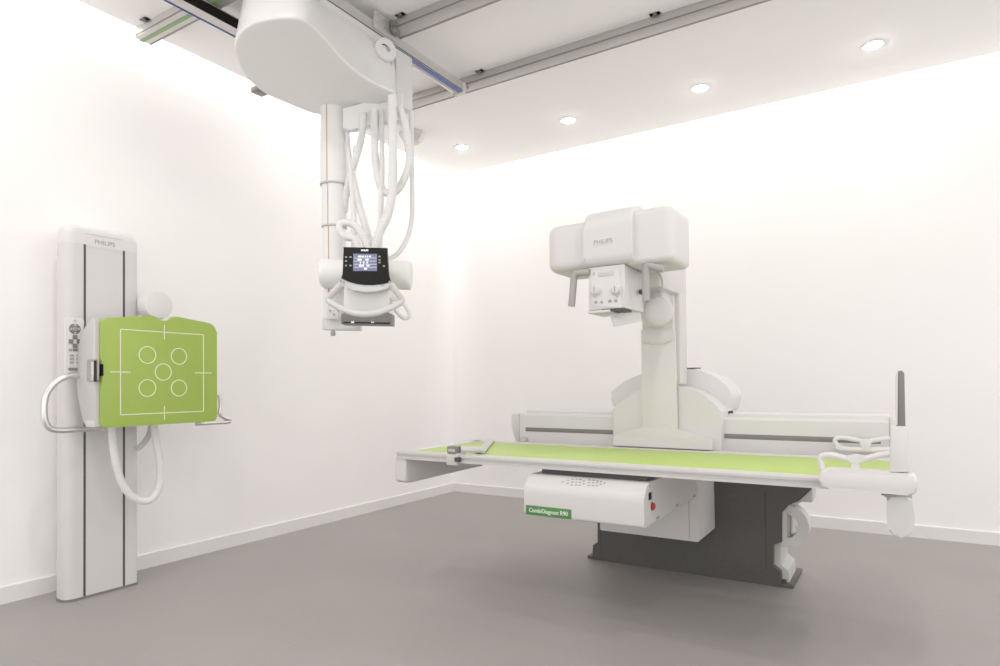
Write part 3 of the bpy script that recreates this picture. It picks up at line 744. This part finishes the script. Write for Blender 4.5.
obj('cord_hook', T([dp(392.2, 85.5, dH-.06), dp(392.2, 92.5, dH-.055)], .008, n=8, sm=1), M['grey'], ct)

# hose bracket
dC = 4.06
UH = Vector((math.cos(YAW), math.sin(YAW), 0)); NH = Vector((math.sin(YAW), -math.cos(YAW), 0)); ZV = Vector((0, 0, 1))
def plate_px(pts, d0, thick, bev=0, seg=2, r=0):   # outline facing the column side, at depth d0, built on the vertical plane of the crane head
    base = CAM+ray(500, 399)*0; q = [dp(a, b, d0) for a, b in pts]
    o = q[0]; loc = [((p-o).dot(UH), (p-o).z) for p in q]
    if r: loc = round_poly(loc, r, 5)
    bm = prism(bmesh.new(), loc, 'z', 0, -thick, bev, seg)
    return oriented(bm, o, UH, ZV, NH)
obj('hose_bracket', plate_px([(343, 108), (402, 92), (403, 122), (388, 120), (352, 130.5), (343, 128)], 4.02, .05, .006), M['crane'], ct)
# telescopic column
ccol = Vector((1.178, -2.90, 0))
def zc_(py): return (CAM+ray(334, py)*4.05).z
z0_, z1_, z2_, z3_ = 3.07, zc_(182), zc_(225), zc_(319)
for (za, zb2, r_) in ((z1_, z0_, .086), (z2_, z1_, .078), (z3_, z2_, .071)):
    sg = obj('column_segment', L([(r_-.003, 0), (r_, .003), (r_, zb2-za-.0), (r_-.003, zb2-za)], (ccol.x, ccol.y, za), n=40), M['crane'], ct)
    vdir = Vector((CAM.x-ccol.x, CAM.y-ccol.y, 0)).normalized(); lat = Vector((-vdir.y, vdir.x, 0))
    qd = (vdir*.87-lat*.5).normalized()
    obj('seam_strip', B((-.0025, -.003, za+.004), (.0025, .003, zb2-.004)), M['rust'], sg)
    so = sg.children[0]
    qq = ccol+qd*r_
    for v in so.data.vertices: v.co = v.co+Vector((qq.x, qq.y, 0))
    obj('rim', L([(r_+.001, 0), (r_+.004, .002), (r_+.004, .010), (r_, .012)], (ccol.x, ccol.y, za-.002), n=40), M['offw'], sg)
# foot of the column
ft = obj('column_foot', plate_px([(322, 318), (346, 318.5), (359.5, 323.5), (359.5, 330), (322, 329.5)], 4.0, .09, .006), M['white'], ct)
fb = dp(333, 331, 3.92); obj('foot_bolt', L([(.012, -.03), (.016, -.024), (.016, -.012), (.010, .01)], fb, n=12), M['grey'], ft)
obj('column_plate', plate_px([(326, 306), (338.5, 306), (338.5, 319), (326, 319)], 3.96, .03, .003), M['white'], ct)
for a, b in ((330, 310.5), (338, 310.5), (334, 314.5)):
    obj('screw', L(cyl(.006, .006, .001), dp(a, b, 3.955), NH, 8), M['grey'], ct)
# x-ray tube drum
ta, tb = dp(322.0, 273.5, 3.93), dp(411.2, 275.5, 3.93)
ax = (tb-ta); LN = ax.length
obj('tube_drum', L([(.080, 0), (.086, .006), (.088, .02), (.088, LN-.02), (.086, LN-.006), (.080, LN)], ta, ax, 40), M['crane'], ct)
obj('drum_label', plate_px([(400, 288.6), (410, 289.2), (410, 290), (400, 289.4)], 3.86, .004), M['rust'], ct)
# arm from column to drum
obj('head_arm', plate_px([(322, 262), (350, 262), (350, 287), (322, 287)], 4.02, .10, .01), M['white2'], ct)
# collimator body
obj('collimator', plate_px([(344, 284), (388.5, 284), (389, 313), (343, 313)], 3.80, .22, .012, 3), M['crane'], ct)
bt = obj('collimator_tray', plate_px([(341, 313.2), (391.5, 313.8), (391.5, 324.8), (341, 323.8)], 3.76, .12, .004), M['tray'], ct)
obj('tray_slot', plate_px([(343, 321.6), (390, 322.5), (390, 324), (343, 323)], 3.757, .004), M['black'], bt)
for a in (351, 371): obj('tray_latch', plate_px([(a, 321.4), (a+3, 321.5), (a+3, 323), (a, 322.9)], 3.754, .003), M['chrome'], bt)
# control panel
dPn = 3.70
arc = [(391, 281.5), (387, 283), (382.7, 284.2), (374, 285), (364.5, 285), (357, 284), (349.6, 282), (344, 279.8), (340.9, 278)]
pan = obj('control_panel', plate_px([(343.3, 246.8), (387, 247.8), (387.6, 274.6)]+arc+[(343.4, 273)], dPn, .035, .004), M['black'], ct, 'black control panel with lit screen')
scr = obj('screen', plate_px([(353.2, 253.6), (377, 254), (377, 271), (353.2, 271)], dPn-.002, .004), M['screen'], pan)
obj('tray', plate_px([(340.7, 278.5)]+[(a, b) for a, b in arc[::-1]]+[(391.5, 282), (392, 285), (386, 289), (376, 291.5), (364, 292), (352, 290), (344, 285.5), (340.5, 281)], dPn+.005, .08, .008), M['white'], ct)
q = dp(364.7, 250.4, dPn-.002)
text('PHILIPS', .013, q, UH, ZV, M['glow'], pan, bold=.0004)
random.seed(2)
for row, (y, segs) in enumerate(((256.4, ((358, 361.5), (362.3, 364), (365, 366), (367, 368), (369, 371))), (259.6, ((357.5, 361.5), (365.5, 368.5))), (262.6, ((360, 361), (363, 364.5), (366.5, 368))), (265.6, ((359, 364), (366.5, 369.5))), (268.7, ((364, 367),)))):
    for a, b in segs:
        obj('screen_characters', plate_px([(a, y-.75), (b, y-.75), (b, y+.75), (a, y+.75)], dPn-.006, .001), M['glow'], scr)
for y in (258, 261.1, 264.2, 267.2):
    obj('screen_rule', plate_px([(354, y-.12), (376.4, y-.12), (376.4, y+.12), (354, y+.12)], dPn-.0055, .001), M['glow'], scr)
for a, b in ((346, 257), (350.5, 257), (346, 261), (346, 265.5), (350.5, 265.5), (346, 272), (350.5, 272), (379.5, 256.5), (379.5, 260), (379.5, 262.5), (384, 266), (384, 272.5), (364.8, 278.2)):
    obj('panel_key', plate_px([(a-.9, b-.7), (a+.9, b-.7), (a+.9, b+.7), (a-.9, b+.7)], dPn-.002, .003), M['grey'], pan)
for a, b, m_ in ((345, 275.5, 'white'), (379.5, 278.8, 'glow'), (386, 276.5, 'glow')):
    obj('panel_lamp', plate_px([(a-.5, b-1.2), (a+.5, b-1.2), (a+.5, b+1.2), (a-.5, b+1.2)], dPn-.002, .003), M[m_], pan)
for a, b in ((341, 281), (344, 282.5), (382.5, 285), (389.8, 281.8)):
    obj('tray_key', L(cyl(.006, .006, .001), dp(a, b, dPn-.0), NH, 10), M['grey'], ct)
# steering handle
hpts = [(341.5, 284), (335, 291), (328.6, 298.5), (330, 301.8), (336, 305.6), (345, 310), (355, 313), (366, 314), (378, 312.5), (389, 308.6), (399, 303.6), (401.8, 300), (397, 292.5), (390.5, 284)]
dd = lambda a: dPn-.02-.10*max(0, 1-((a-366)/40)**2)
obj('steering_handle', T([dp(a, b, dd(a)) for a, b in hpts], .0185, n=12, sm=6), M['white2'], ct)
# hoses
def hose(pts, d, r, m=M['hose'], ribs=.016, n=10):
    k = len(pts); ds = d if isinstance(d, (list, tuple)) else [d]*k
    if len(ds) == 2: ds = [ds[0]+(ds[1]-ds[0])*i/(k-1) for i in range(k)]
    obj('hose', T([dp(a, b, q) for (a, b), q in zip(pts, ds)], r*1.1, n=n, ribs=ribs), m, ct)
hose([(363.2, 112), (362.6, 125), (361, 140), (356.5, 156), (350.5, 175), (346, 195), (344, 212)], (4.0, 4.12), .021)
hose([(374.5, 110), (374.6, 140), (375.7, 164), (381, 186.5), (389, 193.5), (399, 188), (407.5, 170), (409, 153), (405.5, 128), (399, 106)], (3.98, 3.95), .022)
hose([(392.3, 96), (392.6, 143), (392.7, 180), (391.5, 198), (387, 216), (379.5, 232), (374.5, 248), (372, 262)], (3.90, 3.88), .025)
hose([(381, 110), (382, 145), (382, 175), (381, 200), (380, 228), (379, 262)], (4.0, 3.92), .0155)
hose([(347, 130), (348.5, 150), (351, 175), (353, 204), (354, 225), (353.5, 262)], (4.1, 3.98), .015)
hose([(350, 165), (355, 188), (361, 212), (367, 232), (371, 248), (372, 262)], (4.08, 3.96), .020)
hose([(362, 262), (355, 240), (345, 236.5), (339.5, 229), (342, 223.3), (351, 223.5), (359, 230), (366, 243), (369, 262)], (3.84, 3.86), .021)
hose([(411, 112), (411.8, 150), (412.2, 190), (412, 216), (408, 236), (399, 252), (388, 259.5), (380, 262)], (4.1, 3.98), .014, ribs=0)
hose([(391, 299), (397, 299), (403, 303.5), (408.5, 311), (409, 317), (403.5, 318), (397, 312), (392, 302)], (3.86, 3.86), .011, ribs=0)
obj('cable_clip', T([dp(a, b, 4.05) for a, b in ((355, 156), (353.5, 151), (354.5, 146.5), (357, 145))], .003, n=6, sm=4), M['seam'], ct)

# small eight sided unit on the ceiling behind the hoses
q = at(412, 133, 'z', H)
de = obj('ceiling_sensor', L([(.045, -.10), (.075, -.09), (.115, -.035), (.12, -.004), (.12, 0)], (q.x, q.y, H), n=8), M['white2'], None, smooth=20, origin=(q.x, q.y, H))
tag(de, 'pale eight sided fitting on the ceiling behind the crane hoses', 'ceiling fitting')
